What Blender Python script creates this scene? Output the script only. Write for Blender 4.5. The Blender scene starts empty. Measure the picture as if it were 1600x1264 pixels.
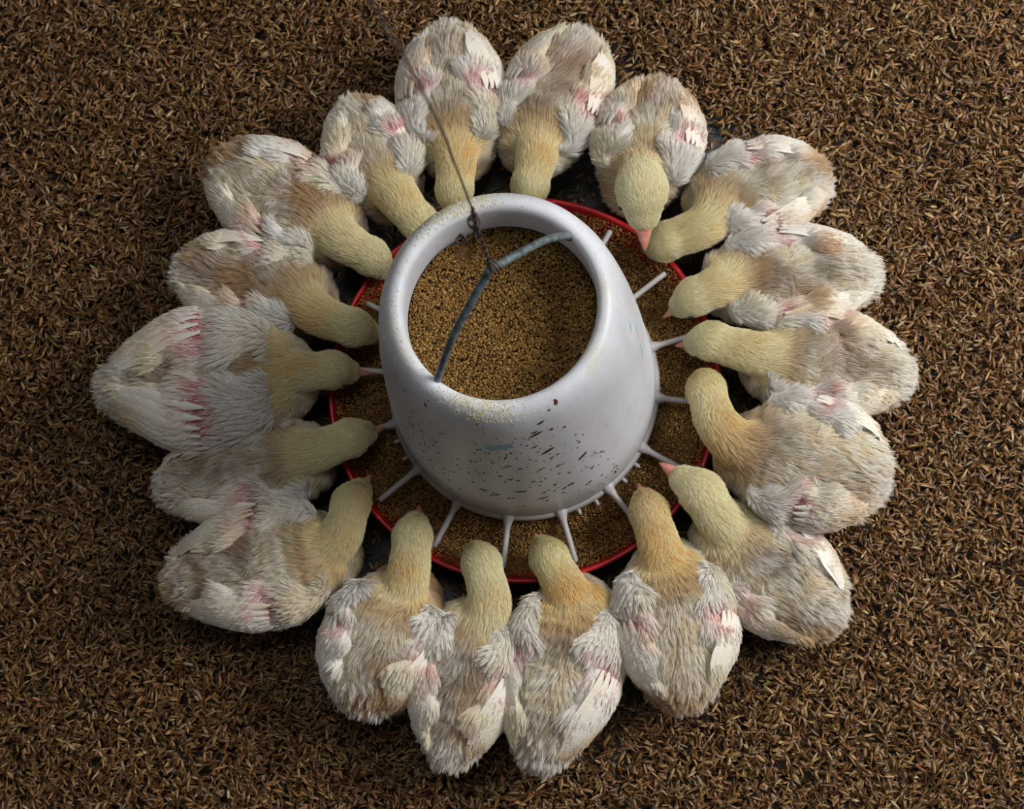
import bpy, math, random
import numpy as np
from mathutils import Vector, Matrix, Quaternion

# ------------------------------------------------------------------ camera, world, light, exposure
SC = bpy.context.scene
COL = SC.collection
FPX = 2200.0                                   # focal length in pixels of the 1600 x 1264 frame
ALPHA = math.radians(13.0)
PAN_C = Vector((0, 0, 0.055))
CAM = PAN_C + 1.37 * Vector((math.sin(ALPHA) * .277, -math.sin(ALPHA) * .96, math.cos(ALPHA)))

def cam_axes(fwd):
    f = fwd.normalized()
    r = f.cross(Vector((0, 1, 0))).normalized()
    u = r.cross(f)
    return r, u, f

fwd = (PAN_C - CAM).normalized()
for _ in range(30):
    r_, u_, f_ = cam_axes(fwd)
    d = PAN_C - CAM
    ex = d.dot(r_) / d.dot(f_) - 18 / FPX
    ey = d.dot(u_) / d.dot(f_) - 30 / FPX
    fwd = (f_ + r_ * ex + u_ * ey).normalized()
CR, CU, CF = cam_axes(fwd)
cd = bpy.data.cameras.new('camera')
cam = bpy.data.objects.new('camera', cd)
COL.objects.link(cam)
cam.matrix_world = Matrix(((CR.x, CU.x, -CF.x, CAM.x), (CR.y, CU.y, -CF.y, CAM.y), (CR.z, CU.z, -CF.z, CAM.z), (0, 0, 0, 1)))
cd.sensor_fit = 'HORIZONTAL'; cd.sensor_width = 36; cd.lens = 36 * FPX / 1600
cd.clip_start = 0.01
cd.dof.use_dof = True
cd.dof.focus_distance = 1.26
cd.dof.aperture_fstop = 11.0
SC.camera = cam

def P(px, py, z):
    """the point at height z that the photograph shows at pixel px, py"""
    d = CF + CR * ((px - 800) / FPX) + CU * ((632 - py) / FPX)
    t = (z - CAM.z) / d.z
    return CAM + d * t

def PIX(p):
    d = Vector(p) - CAM
    k = d.dot(CF)
    return 800 + FPX * d.dot(CR) / k, 632 - FPX * d.dot(CU) / k

world = bpy.data.worlds.new('world'); SC.world = world; world.use_nodes = True
world.node_tree.nodes['Background'].inputs[0].default_value = (0.95, 0.97, 1.0, 1)
world.node_tree.nodes['Background'].inputs[1].default_value = 0.075

def area_light(name, loc, target, size, power, color):
    ld = bpy.data.lights.new(name, 'AREA'); ld.energy = power; ld.color = color
    ld.shape = 'RECTANGLE'; ld.size = size[0]; ld.size_y = size[1]
    o = bpy.data.objects.new(name, ld); COL.objects.link(o)
    o.location = loc
    o.rotation_euler = (Vector(target) - Vector(loc)).to_track_quat('-Z', 'Y').to_euler()
    return o
area_light('window_light', (1.15, 0.22, 1.15), (0.1, 0.0, 0.0), (.75, .6), 25, (1.0, 0.98, 0.95))
area_light('roof_light', (0.1, 0.5, 2.6), (0, 0.0, 0), (0.8, 0.8), 11, (1.0, 0.99, 0.97))
SC.view_settings.view_transform = 'Standard'; SC.view_settings.look = 'None'
SC.view_settings.exposure = 0.0; SC.view_settings.gamma = 1.0
SC.view_settings.use_curve_mapping = False
SC.cycles.max_bounces = 6; SC.cycles.diffuse_bounces = 3; SC.cycles.transparent_max_bounces = 4

rng = np.random.default_rng(7)
random.seed(7)

# ------------------------------------------------------------------ materials
def nodes_of(m):
    m.use_nodes = True
    nt = m.node_tree
    return nt, nt.nodes, nt.links, nt.nodes['Principled BSDF']

def attr_mat(name, attr='tint', rough=0.6, spec=0.3, sub=0.0, bump=0.0, bscale=200.0, trans=0.0):
    m = bpy.data.materials.new(name)
    nt, N, L, b = nodes_of(m)
    a = N.new('ShaderNodeAttribute'); a.attribute_name = attr
    L.new(a.outputs['Color'], b.inputs['Base Color'])
    b.inputs['Roughness'].default_value = rough
    b.inputs['Specular IOR Level'].default_value = spec
    if sub:
        b.inputs['Subsurface Weight'].default_value = sub
        b.inputs['Subsurface Radius'].default_value = (1.0, .6, .4)
        b.inputs['Subsurface Scale'].default_value = 0.004
    if bump:
        n = N.new('ShaderNodeTexNoise'); n.inputs['Scale'].default_value = bscale
        c = N.new('ShaderNodeTexCoord'); L.new(c.outputs['Object'], n.inputs['Vector'])
        bp = N.new('ShaderNodeBump'); bp.inputs['Strength'].default_value = bump; bp.inputs['Distance'].default_value = 0.001
        L.new(n.outputs['Fac'], bp.inputs['Height']); L.new(bp.outputs['Normal'], b.inputs['Normal'])
    if trans:
        t = N.new('ShaderNodeBsdfTranslucent'); L.new(a.outputs['Color'], t.inputs['Color'])
        mx = N.new('ShaderNodeMixShader'); mx.inputs[0].default_value = trans
        L.new(b.outputs[0], mx.inputs[1]); L.new(t.outputs[0], mx.inputs[2])
        L.new(mx.outputs[0], N['Material Output'].inputs['Surface'])
    return m

def noise_mat(name, c1, c2, scale, rough=0.5, spec=0.5, metal=0.0, detail=4, bump=0.0, ramp=(.35, .65)):
    m = bpy.data.materials.new(name)
    nt, N, L, b = nodes_of(m)
    c = N.new('ShaderNodeTexCoord')
    n = N.new('ShaderNodeTexNoise'); n.inputs['Scale'].default_value = scale; n.inputs['Detail'].default_value = detail
    L.new(c.outputs['Object'], n.inputs['Vector'])
    r = N.new('ShaderNodeValToRGB')
    r.color_ramp.elements[0].position = ramp[0]; r.color_ramp.elements[0].color = (*c1, 1)
    r.color_ramp.elements[1].position = ramp[1]; r.color_ramp.elements[1].color = (*c2, 1)
    L.new(n.outputs['Fac'], r.inputs['Fac']); L.new(r.outputs['Color'], b.inputs['Base Color'])
    b.inputs['Roughness'].default_value = rough; b.inputs['Specular IOR Level'].default_value = spec
    b.inputs['Metallic'].default_value = metal
    if bump:
        bp = N.new('ShaderNodeBump'); bp.inputs['Strength'].default_value = bump; bp.inputs['Distance'].default_value = 0.002
        L.new(n.outputs['Fac'], bp.inputs['Height']); L.new(bp.outputs['Normal'], b.inputs['Normal'])
    return m

M_husk = attr_mat('rice_husk', rough=0.38, spec=0.5, bump=0.3, bscale=900)
M_feed = attr_mat('feed_crumbs', rough=0.8, spec=0.15)
M_down = attr_mat('down_hair', rough=0.7, spec=0.12, trans=0.25)
M_feather = attr_mat('feather', rough=0.7, spec=0.12, trans=0.2, bump=0.6, bscale=420)
M_skin = attr_mat('chick_skin', rough=0.7, spec=0.2)
M_beak = noise_mat('beak_horn', (0.48, 0.18, 0.13), (0.60, 0.27, 0.19), 150, rough=0.35)
M_leg = noise_mat('leg_skin', (0.42, 0.17, 0.10), (0.55, 0.26, 0.17), 400, rough=0.5, bump=0.4)
M_eye = noise_mat('eye', (0.012, 0.01, 0.01), (0.02, 0.016, 0.014), 50, rough=0.1)
M_red = noise_mat('red_plastic', (0.36, 0.004, 0.008), (0.50, 0.008, 0.014), 40, rough=0.35)
M_steel = noise_mat('galvanised_rod', (0.10, 0.13, 0.14), (0.26, 0.31, 0.33), 160, rough=0.45, metal=0.6, bump=0.3)
M_wire = noise_mat('rusty_wire', (0.055, 0.035, 0.03), (0.12, 0.085, 0.075), 300, rough=0.6, metal=0.4)
M_splash = noise_mat('dried_splash', (0.035, 0.010, 0.010), (0.075, 0.018, 0.016), 200, rough=0.5)
M_blue = noise_mat('blue_smear', (0.16, 0.42, 0.56), (0.40, 0.62, 0.72), 180, rough=0.6)
M_dust = noise_mat('feed_dust', (0.52, 0.45, 0.20), (0.75, 0.68, 0.38), 300, rough=0.9)

def floor_mat():
    m = noise_mat('floor_concrete', (0.035, 0.042, 0.045), (0.10, 0.11, 0.11), 22, rough=0.85, detail=8, bump=0.5)
    nt, N, L, b = nodes_of(m)
    c = N.new('ShaderNodeTexCoord'); ln = N.new('ShaderNodeVectorMath'); ln.operation = 'LENGTH'
    n = N.new('ShaderNodeTexNoise'); n.inputs['Scale'].default_value = 9; n.inputs['Detail'].default_value = 6
    L.new(c.outputs['Object'], n.inputs['Vector']); L.new(c.outputs['Object'], ln.inputs[0])
    ad = N.new('ShaderNodeMath'); ad.operation = 'MULTIPLY_ADD'; ad.inputs[1].default_value = .16
    L.new(n.outputs['Fac'], ad.inputs[0]); L.new(ln.outputs['Value'], ad.inputs[2])
    mr = N.new('ShaderNodeMapRange'); mr.inputs[1].default_value = .41; mr.inputs[2].default_value = .45
    L.new(ad.outputs[0], mr.inputs[0])
    mx = N.new('ShaderNodeMix'); mx.data_type = 'RGBA'; L.new(mr.outputs[0], mx.inputs[0])
    L.new(N['Color Ramp'].outputs['Color'], mx.inputs[6]); mx.inputs[7].default_value = (0.016, 0.009, 0.005, 1)
    L.new(mx.outputs[2], b.inputs['Base Color'])
    return m
M_concrete = floor_mat()

def plastic_mat():
    m = bpy.data.materials.new('milky_plastic')
    nt, N, L, b = nodes_of(m)
    c = N.new('ShaderNodeTexCoord')
    n = N.new('ShaderNodeTexNoise'); n.inputs['Scale'].default_value = 14; n.inputs['Detail'].default_value = 6
    mp = N.new('ShaderNodeMapping'); mp.inputs['Scale'].default_value = (1, 1, 0.35)
    L.new(c.outputs['Object'], mp.inputs['Vector']); L.new(mp.outputs[0], n.inputs['Vector'])
    r = N.new('ShaderNodeValToRGB')
    r.color_ramp.elements[0].position = .32; r.color_ramp.elements[0].color = (0.50, 0.51, 0.55, 1)
    r.color_ramp.elements[1].position = .62; r.color_ramp.elements[1].color = (0.72, 0.74, 0.80, 1)
    L.new(n.outputs['Fac'], r.inputs['Fac'])
    # fine dirt
    n2 = N.new('ShaderNodeTexNoise'); n2.inputs['Scale'].default_value = 260; n2.inputs['Detail'].default_value = 5
    L.new(c.outputs['Object'], n2.inputs['Vector'])
    r2 = N.new('ShaderNodeValToRGB')
    r2.color_ramp.elements[0].position = .58; r2.color_ramp.elements[0].color = (0, 0, 0, 1)
    r2.color_ramp.elements[1].position = .78; r2.color_ramp.elements[1].color = (.55, .55, .55, 1)
    L.new(n2.outputs['Fac'], r2.inputs['Fac'])
    mx = N.new('ShaderNodeMix'); mx.data_type = 'RGBA'
    L.new(r2.outputs['Color'], mx.inputs[0]); L.new(r.outputs['Color'], mx.inputs[6]); mx.inputs[7].default_value = (0.36, 0.32, 0.27, 1)
    # yellow dust that settled on the flat lip, and grime low on the wall
    sx = N.new('ShaderNodeSeparateXYZ'); L.new(c.outputs['Object'], sx.inputs[0])
    mr = N.new('ShaderNodeMapRange'); mr.inputs[1].default_value = .334; mr.inputs[2].default_value = .349
    L.new(sx.outputs['Z'], mr.inputs[0])
    n3 = N.new('ShaderNodeTexNoise'); n3.inputs['Scale'].default_value = 17; n3.inputs['Detail'].default_value = 8; n3.inputs['Roughness'].default_value = .7
    L.new(c.outputs['Object'], n3.inputs['Vector'])
    r3 = N.new('ShaderNodeValToRGB')
    r3.color_ramp.elements[0].position = .50; r3.color_ramp.elements[0].color = (0, 0, 0, 1)
    r3.color_ramp.elements[1].position = .72; r3.color_ramp.elements[1].color = (.7, .7, .7, 1)
    L.new(n3.outputs['Fac'], r3.inputs['Fac'])
    mu = N.new('ShaderNodeMath'); mu.operation = 'MULTIPLY'; L.new(mr.outputs[0], mu.inputs[0]); L.new(r3.outputs['Color'], mu.inputs[1])
    mx2 = N.new('ShaderNodeMix'); mx2.data_type = 'RGBA'
    L.new(mu.outputs[0], mx2.inputs[0]); L.new(mx.outputs[2], mx2.inputs[6]); mx2.inputs[7].default_value = (0.50, 0.46, 0.28, 1)
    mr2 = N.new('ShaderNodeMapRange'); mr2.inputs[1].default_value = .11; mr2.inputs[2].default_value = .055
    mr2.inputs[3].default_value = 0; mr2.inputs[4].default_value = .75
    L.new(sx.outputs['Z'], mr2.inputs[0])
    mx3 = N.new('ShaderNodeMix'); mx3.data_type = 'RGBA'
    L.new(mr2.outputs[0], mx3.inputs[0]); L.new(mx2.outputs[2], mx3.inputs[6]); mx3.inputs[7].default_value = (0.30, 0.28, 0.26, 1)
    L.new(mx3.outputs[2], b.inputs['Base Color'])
    b.inputs['Roughness'].default_value = .42; b.inputs['Specular IOR Level'].default_value = .35
    b.inputs['Subsurface Weight'].default_value = .25; b.inputs['Subsurface Scale'].default_value = .008
    b.inputs['Subsurface Radius'].default_value = (1, 1, 1)
    bp = N.new('ShaderNodeBump'); bp.inputs['Strength'].default_value = .25; bp.inputs['Distance'].default_value = .003
    L.new(n.outputs['Fac'], bp.inputs['Height']); L.new(bp.outputs['Normal'], b.inputs['Normal'])
    return m
M_plastic = plastic_mat()

# ------------------------------------------------------------------ mesh helpers
def link(o, parent=None):
    COL.objects.link(o)
    if parent is not None: o.parent = parent
    return o

def empty(name, loc, label=None, cat=None, group=None):
    o = bpy.data.objects.new(name, None); link(o)
    o.location = loc; o.empty_display_size = .02
    if label: o['label'] = label
    if cat: o['category'] = cat
    if group: o['group'] = group
    return o

def mesh_obj(name, verts, faces, mat, parent=None, smooth=True, color=None):
    me = bpy.data.meshes.new(name)
    v = np.asarray(verts, dtype=np.float32)
    if parent is not None: v = v - np.array(parent.location, dtype=np.float32)   # every parent here is an unrotated Empty or sits at it
    if isinstance(faces, np.ndarray):
        n, k = faces.shape
        me.vertices.add(len(v)); me.vertices.foreach_set('co', v.ravel())
        me.loops.add(n * k); me.loops.foreach_set('vertex_index', faces.astype(np.int32).ravel())
        me.polygons.add(n); me.polygons.foreach_set('loop_start', np.arange(0, n * k, k, dtype=np.int32))
        me.update(calc_edges=True)
    else:
        me.from_pydata(v.tolist(), [], faces)
    if smooth: me.polygons.foreach_set('use_smooth', np.ones(len(me.polygons), dtype=bool))
    if color is not None:
        c = np.ones((len(v), 4), dtype=np.float32); c[:, :3] = color
        a = me.color_attributes.new('tint', 'FLOAT_COLOR', 'POINT'); a.data.foreach_set('color', c.ravel())
    me.materials.append(mat); me.update()
    o = bpy.data.objects.new(name, me)
    return link(o, parent)

def sub_obj(o, part, root):
    """hang o (built against root) under the part instead, so that it is a sub-part"""
    o.parent = part
    return o

def lathe(prof, seg=96, closed=False, a0=0.0):
    V = []; F = []
    for r, z in prof:
        for i in range(seg):
            a = a0 + 2 * math.pi * i / seg
            V.append((r * math.cos(a), r * math.sin(a), z))
    n = len(prof)
    for j in range(n - 1 + (1 if closed else 0)):
        for i in range(seg):
            k = (i + 1) % seg; j2 = (j + 1) % n
            F.append((j * seg + i, j * seg + k, j2 * seg + k, j2 * seg + i))
    return V, F

def catmull(pts, n):
    pts = np.asarray(pts, float)
    Q = np.vstack([2 * pts[0] - pts[1], pts, 2 * pts[-1] - pts[-2]])
    out = []
    m = len(pts) - 1
    for s in np.linspace(0, m, n):
        i = min(int(s), m - 1); t = s - i
        p0, p1, p2, p3 = Q[i:i + 4]
        out.append(.5 * ((2 * p1) + (-p0 + p2) * t + (2 * p0 - 5 * p1 + 4 * p2 - p3) * t * t + (-p0 + 3 * p1 - 3 * p2 + p3) * t ** 3))
    return np.array(out)

def tube(pts, rad, seg=8, cap=True):
    pts = np.asarray(pts, float); n = len(pts)
    rad = np.broadcast_to(np.asarray(rad, float), (n,))
    T = np.gradient(pts, axis=0); T /= np.linalg.norm(T, axis=1)[:, None] + 1e-12
    ref = np.array([0, 0, 1.0]) if abs(T[0, 2]) < .8 else np.array([1.0, 0, 0])
    V = []; F = []
    a = np.cross(T[0], ref); a /= np.linalg.norm(a)
    for i in range(n):
        a = a - T[i] * a.dot(T[i]); a /= np.linalg.norm(a) + 1e-12
        b = np.cross(T[i], a)
        for k in range(seg):
            t = 2 * math.pi * k / seg
            V.append(pts[i] + rad[i] * (a * math.cos(t) + b * math.sin(t)))
    for i in range(n - 1):
        for k in range(seg):
            k2 = (k + 1) % seg
            F.append((i * seg + k, i * seg + k2, (i + 1) * seg + k2, (i + 1) * seg + k))
    if cap:
        F.append(tuple(range(seg))[::-1]); F.append(tuple((n - 1) * seg + k for k in range(seg)))
    return V, F

def merge(parts):
    V = []; F = []
    for v, f in parts:
        o = len(V); V.extend([tuple(x) for x in v]); F.extend([tuple(i + o for i in q) for q in f])
    return V, F

def sphere(c, r, axes=None, nu=16, nv=10):
    c = np.array(c); r = np.broadcast_to(np.asarray(r, float), (3,))
    A = np.eye(3) if axes is None else np.array(axes)
    V = [c + A.T @ np.array((0, 0, r[2]))]; F = []
    for j in range(1, nv):
        th = math.pi * j / nv
        for i in range(nu):
            ph = 2 * math.pi * i / nu
            V.append(c + A.T @ np.array((r[0] * math.sin(th) * math.cos(ph), r[1] * math.sin(th) * math.sin(ph), r[2] * math.cos(th))))
    V.append(c - A.T @ np.array((0, 0, r[2])))
    for i in range(nu):
        k = (i + 1) % nu
        F.append((0, 1 + i, 1 + k)); F.append((len(V) - 1, 1 + (nv - 2) * nu + k, 1 + (nv - 2) * nu + i))
    for j in range(nv - 2):
        for i in range(nu):
            k = (i + 1) % nu
            F.append((1 + j * nu + i, 1 + (j + 1) * nu + i, 1 + (j + 1) * nu + k, 1 + j * nu + k))
    return V, F

class Noise3:
    """cheap smooth noise: a sum of random sine waves"""
    def __init__(s, seed, freq, n=14):
        g = np.random.default_rng(seed)
        k = g.normal(size=(n, 3)); k /= np.linalg.norm(k, axis=1)[:, None]
        s.k = k * freq * g.uniform(.6, 1.7, n)[:, None]; s.p = g.uniform(0, 6.28, n)
        s.n = n
    def __call__(s, X):
        return np.sin(X @ s.k.T + s.p).sum(1) / math.sqrt(s.n / 2)      # about unit variance

# ------------------------------------------------------------------ floor and litter
gx, gy = 90, 80
X, Y = np.meshgrid(np.linspace(-1.6, 1.6, gx), np.linspace(-1.4, 1.7, gy), indexing='ij')
Zg = 0.0008 * np.sin(X * 23) * np.cos(Y * 19)
V = np.stack([X, Y, Zg - .001], -1).reshape(-1, 3)
idx = np.arange(gx * gy).reshape(gx, gy)
F = np.stack([idx[:-1, :-1], idx[1:, :-1], idx[1:, 1:], idx[:-1, 1:]], -1).reshape(-1, 4)
floor = mesh_obj('floor', V, F, M_concrete)
floor['kind'] = 'structure'; floor['label'] = 'grey concrete floor showing through the litter around the ring'

def litter_density(x, y):
    """how much husk lies here, 0..1: scratched away where the chicks stand"""
    r = np.hypot(x, y)
    a = np.arctan2(y, x)
    edge = .315 + .05 * np.exp(-((a - 1.15) / .55) ** 2) + .012 * np.sin(5 * a + 1)
    d = 1 / (1 + np.exp(-(r - edge) / .012))
    return .16 + .84 * d

def make_litter(n):
    x = rng.uniform(-.62, .66, n * 2); y = rng.uniform(-.50, .56, n * 2)
    den = litter_density(x, y)
    keep = (rng.random(n * 2) < den) & (np.hypot(x, y) > .165)
    x, y, den = x[keep][:n], y[keep][:n], den[keep][:n]
    # a thinner spread that runs on past the photograph's frame
    xo = rng.uniform(-1.0, 1.0, 70000); yo = rng.uniform(-.88, .92, 70000)
    ko = ~((xo > -.62) & (xo < .66) & (yo > -.50) & (yo < .56))
    xo, yo = xo[ko][:36000], yo[ko][:36000]
    x = np.concatenate([x, xo]); y = np.concatenate([y, yo]); den = np.concatenate([den, np.ones(len(xo))])
    n = len(x)
    hum = Noise3(3, 26)(np.stack([x, y, x * 0], -1)) * .0016 + Noise3(4, 70)(np.stack([x, y, x * 0], -1)) * .0008
    z = .0018 + (rng.random(n) ** .8) * .013 * den + hum * den
    z = np.maximum(z, .0015)
    Ln = rng.uniform(.0056, .0094, n) * rng.choice([1, 1, 1, .65], n)         # half length is Ln*.8
    Wd = rng.uniform(.0009, .0018, n)
    # husk: a pointed boat-shaped shell, 11 vertices, 12 triangles (4 tris + 4 quads)
    st = np.array([-.55, 0, .55]); sw = np.array([.8, 1.0, .72])
    base = [(-1, 0, 0)]
    for s, w in zip(st, sw):
        for q in (-1, 0, 1):
            base.append((s, q * w, (1 - abs(q)) * .75 * w))
    base.append((1, 0, 0))
    B = np.array(base)                                                         # 11 x 3
    curve = rng.uniform(-.12, .35, n)
    Vh = np.empty((n, 11, 3))
    Vh[..., 0] = B[:, 0] * Ln[:, None] * .8
    Vh[..., 1] = B[:, 1] * Wd[:, None]
    Vh[..., 2] = B[:, 2] * Wd[:, None] - curve[:, None] * (B[:, 0] ** 2) * Ln[:, None] * .35
    yaw = rng.uniform(0, 2 * np.pi, n); pitch = rng.normal(0, .36, n); roll = rng.normal(0, .9, n) + (rng.random(n) < .25) * np.pi
    cy, sy, cp, sp, cr, sr = np.cos(yaw), np.sin(yaw), np.cos(pitch), np.sin(pitch), np.cos(roll), np.sin(roll)
    R = np.empty((n, 3, 3))
    R[:, 0, 0] = cy * cp; R[:, 0, 1] = cy * sp * sr - sy * cr; R[:, 0, 2] = cy * sp * cr + sy * sr
    R[:, 1, 0] = sy * cp; R[:, 1, 1] = sy * sp * sr + cy * cr; R[:, 1, 2] = sy * sp * cr - cy * sr
    R[:, 2, 0] = -sp; R[:, 2, 1] = cp * sr; R[:, 2, 2] = cp * cr
    Vh = np.einsum('nij,nvj->nvi', R, Vh)
    Vh[..., 0] += x[:, None]; Vh[..., 1] += y[:, None]
    Vh[..., 2] += z[:, None]
    Vh[..., 2] = np.maximum(Vh[..., 2], .0004)
    tri = []
    tri += [(0, 2, 1), (0, 3, 2), (10, 7, 8), (10, 8, 9)]
    for j in (0, 1):
        a = 1 + 3 * j; b = a + 3
        for q in (0, 1):
            tri += [(a + q, a + q + 1, b + q + 1), (a + q, b + q + 1, b + q)]
    tri = np.array(tri)
    Fh = (tri[None] + (np.arange(n) * 11)[:, None, None]).reshape(-1, 3)
    pal = np.array([(0.30, 0.155, 0.062), (0.225, 0.112, 0.045), (0.36, 0.205, 0.085), (0.15, 0.072, 0.032), (0.44, 0.29, 0.145), (0.30, 0.13, 0.055), (0.50, 0.38, 0.24)])
    ci = rng.choice(len(pal), n, p=[.28, .22, .18, .12, .09, .08, .03])
    c = pal[ci] * .60 * rng.uniform(.6, 1.4, (n, 1)) * np.array((1.04, 1.0, .80)) * rng.uniform(.93, 1.07, (n, 3))
    C = np.repeat(c, 11, axis=0).reshape(n, 11, 3)
    C[:, [0, 10]] *= .75; C[:, [2, 5, 8]] *= 1.15
    o = mesh_obj('rice_husk_litter', Vh.reshape(-1, 3), Fh, M_husk, color=C.reshape(-1, 3))
    o['kind'] = 'stuff'; o['label'] = 'loose brown rice husk litter strewn over the whole floor'; o['category'] = 'litter'
    return o
make_litter(126000)

# ------------------------------------------------------------------ feeder
feeder = empty('poultry_feeder', (0, 0, 0), 'white plastic hopper feeder with red pan standing in the middle of the chicks', 'feeder')
WALL = [(.129, .052), (.1285, .064), (.1265, .085), (.1225, .13), (.1165, .19), (.1095, .25), (.1035, .29), (.0985, .318), (.0945, .334), (.0895, .3445), (.0845, .3495), (.0795, .350), (.0762, .3475)]
INNER = [(.0752, .342), (.0755, .33), (.0765, .31), (.0785, .295), (.088, .275), (.101, .24), (.112, .18), (.118, .12), (.121, .07)]
v, f = lathe(WALL + INNER, 128)
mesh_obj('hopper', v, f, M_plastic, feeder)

def wall_r(z):
    zs = [p[1] for p in WALL[:12]]; rs = [p[0] for p in WALL[:12]]
    return float(np.interp(z, zs, rs))

def wall_at(px, py):
    """the spot on the hopper's outer wall seen at a pixel, as angle and height"""
    d = CF + CR * ((px - 800) / FPX) + CU * ((632 - py) / FPX)
    t = .8
    for i in range(1200):
        p = CAM + d * t
        if p.z < .349 and math.hypot(p.x, p.y) <= wall_r(p.z): break
        t += .0006
    return math.atan2(p.y, p.x), p.z

def wall_point(a, z, off=0.0):
    r = wall_r(z) + off
    return (r * math.cos(a), r * math.sin(a), z)

def blob(a, z, la, lz, ang, off=.0006, n=10, seed=0):
    """a flat dried drop on the wall: half length la, half width lz, turned by ang"""
    g = random.Random(seed)
    V = [wall_point(a, z, off * 1.6)]; r0 = wall_r(z)
    for k in range(n):
        t = 2 * math.pi * k / n
        w = g.uniform(.75, 1.2)
        s, q = la * math.cos(t) * w, lz * math.sin(t) * w
        ds = s * math.cos(ang) - q * math.sin(ang); dz = s * math.sin(ang) + q * math.cos(ang)
        V.append(wall_point(a + ds / r0, z + dz, off * .4))
    F = [(0, 1 + k, 1 + (k + 1) % n) for k in range(n)]
    return V, F

SP = [(835, 698, 7, 1.3, .6), (862, 670, 5, 2.5, 1.0), (868, 628, 4, 3, 1.2), (845, 660, 9, 2.2, .55), (838, 678, 15, 2.8, .5), (835, 675, 6, 1.6, .4), (855, 705, 14, 3.5, .6), (862, 715, 6, 2, .8),
      (910, 712, 14, 3.2, .8), (872, 727, 6, 1.5, .6), (756, 765, 9, 2.6, -.2), (812, 768, 13, 2.6, .1), (848, 778, 13, 2.5, .35), (797, 749, 7, 1.2, 0), (810, 750, 5, 1.2, -.1), (890, 757, 8, 1.6, .9),
      (882, 762, 7, 1.4, .7), (895, 755, 5, 1.2, .5), (922, 752, 7, 1.6, .9), (917, 756, 4, 1.2, .6), (925, 730, 6, 1.6, .8), (845, 733, 5, 1.2, .4), (833, 752, 5, 1.2, .2), (850, 769, 5, 1.4, .2),
      (889, 738, 5, 1.3, .6), (795, 778, 4, 1.2, 0), (778, 772, 5, 1.2, 0), (905, 690, 4, 1.2, .8), (940, 742, 4, 1.1, .9), (665, 632, 8, 1.6, -1.2), (940, 705, 4, 1.2, 1.0), (858, 640, 3, 1.4, .9)]
parts = []
for i, (px, py, la, lz, an) in enumerate(SP):
    a, z = wall_at(px, py); parts.append(blob(a, z, la * .00052, lz * .00062, an, seed=i))
g = random.Random(5)
for i in range(230):
    px = g.gauss(800, 95); py = g.gauss(725, 42)
    if not (632 < px < 985 and 655 < py < 792): continue
    a, z = wall_at(px, py)
    if z < .075: continue
    s = g.choice([.5, .6, .7, .9, 1.3])
    parts.append(blob(a, z, s * .0011 * g.uniform(.8, 1.8), s * .0008, g.uniform(-.2, .9), n=6, seed=100 + i))
for i in range(60):
    px = g.gauss(650, 14); py = g.gauss(690, 30)
    a, z = wall_at(px, py)
    if z > .08: parts.append(blob(a, z, .0008, .0006, 1.2, n=6, seed=400 + i))
v, f = merge(parts)
o = mesh_obj('dried_splash', v, f, M_splash, feeder, smooth=False); o['kind'] = 'stuff'; o['label'] = 'dark reddish brown dried drops'
for (px, py, la, lz, an) in [(780, 698, .0125, .0042, .12), (771, 702, .007, .003, .1), (1003, 548, .016, .0012, 1.35), (995, 515, .013, .0011, 1.3), (985, 510, .008, .0016, 1.25), (632, 610, .009, .002, 1.3)]:
    a, z = wall_at(px, py)
    v, f = blob(a, z, la, lz, an, off=.0003, n=18, seed=int(px))
    o = mesh_obj('paint_smear', v, f, M_blue, feeder); o['label'] = 'thin smear of light blue paint'

# yellow feed dust on the flat lip, in two drifts
parts = []
g = random.Random(9)
for (a0, sa, n) in [(math.radians(113), .24, 800), (math.radians(262), .20, 600), (math.radians(170), .5, 80), (math.radians(200), .4, 60)]:
    for i in range(n):
        a = g.gauss(a0, sa); r = g.uniform(.0775, .0925) if n > 100 else g.uniform(.077, .094)
        z = float(np.interp(r, [.0762, .0795, .0845, .0895, .0945], [.3475, .350, .3495, .3445, .334]))
        s = g.uniform(.0002, .0007)
        c = (r * math.cos(a), r * math.sin(a), z + s * .3)
        parts.append(([(c[0] - s, c[1], c[2]), (c[0], c[1] - s, c[2]), (c[0] + s, c[1], c[2]), (c[0], c[1] + s, c[2]), (c[0], c[1], c[2] + s)],
                      [(0, 1, 4), (1, 2, 4), (2, 3, 4), (3, 0, 4)]))
v, f = merge(parts)
o = mesh_obj('lip_dust', v, f, M_dust, feeder); o['kind'] = 'stuff'; o['label'] = 'pale yellow feed dust'

# base grille: ring, sixteen spokes with webbed roots, pegs between
v, f = lathe([(.121, .050), (.131, .050), (.1325, .053), (.1315, .057), (.129, .060), (.122, .060)], 96, closed=True)
mesh_obj('base_ring', v, f, M_plastic, feeder)
for k in range(16):
    a = math.radians(-96.5 + 22.5 * k)
    pts = []; rad = []
    for t in np.linspace(0, 1, 9):
        r = .126 + (.1775 - .126) * t
        pts.append((r * math.cos(a), r * math.sin(a), .056 - .003 * t)); rad.append(.0029 + .0065 * max(0, 1 - t * 3.2) ** 2)
    pts.append(((.1790) * math.cos(a), .1790 * math.sin(a), .053)); rad.append(.0014)
    v, f = tube(pts, rad, 10)
    mesh_obj('spoke', v, f, M_plastic, feeder)
for k in range(16):
    for d_ in ((-.07, .07) if k in (1, 2, 13) else ()):
        a = math.radians(-96.5 + 22.5 * k + 11.25) + d_
        v, f = tube([(r * math.cos(a), r * math.sin(a), .052) for r in (.126, .132, .1365, .138)], [.002, .002, .0018, .0008], 8)
        mesh_obj('peg', v, f, M_plastic, feeder)
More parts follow.
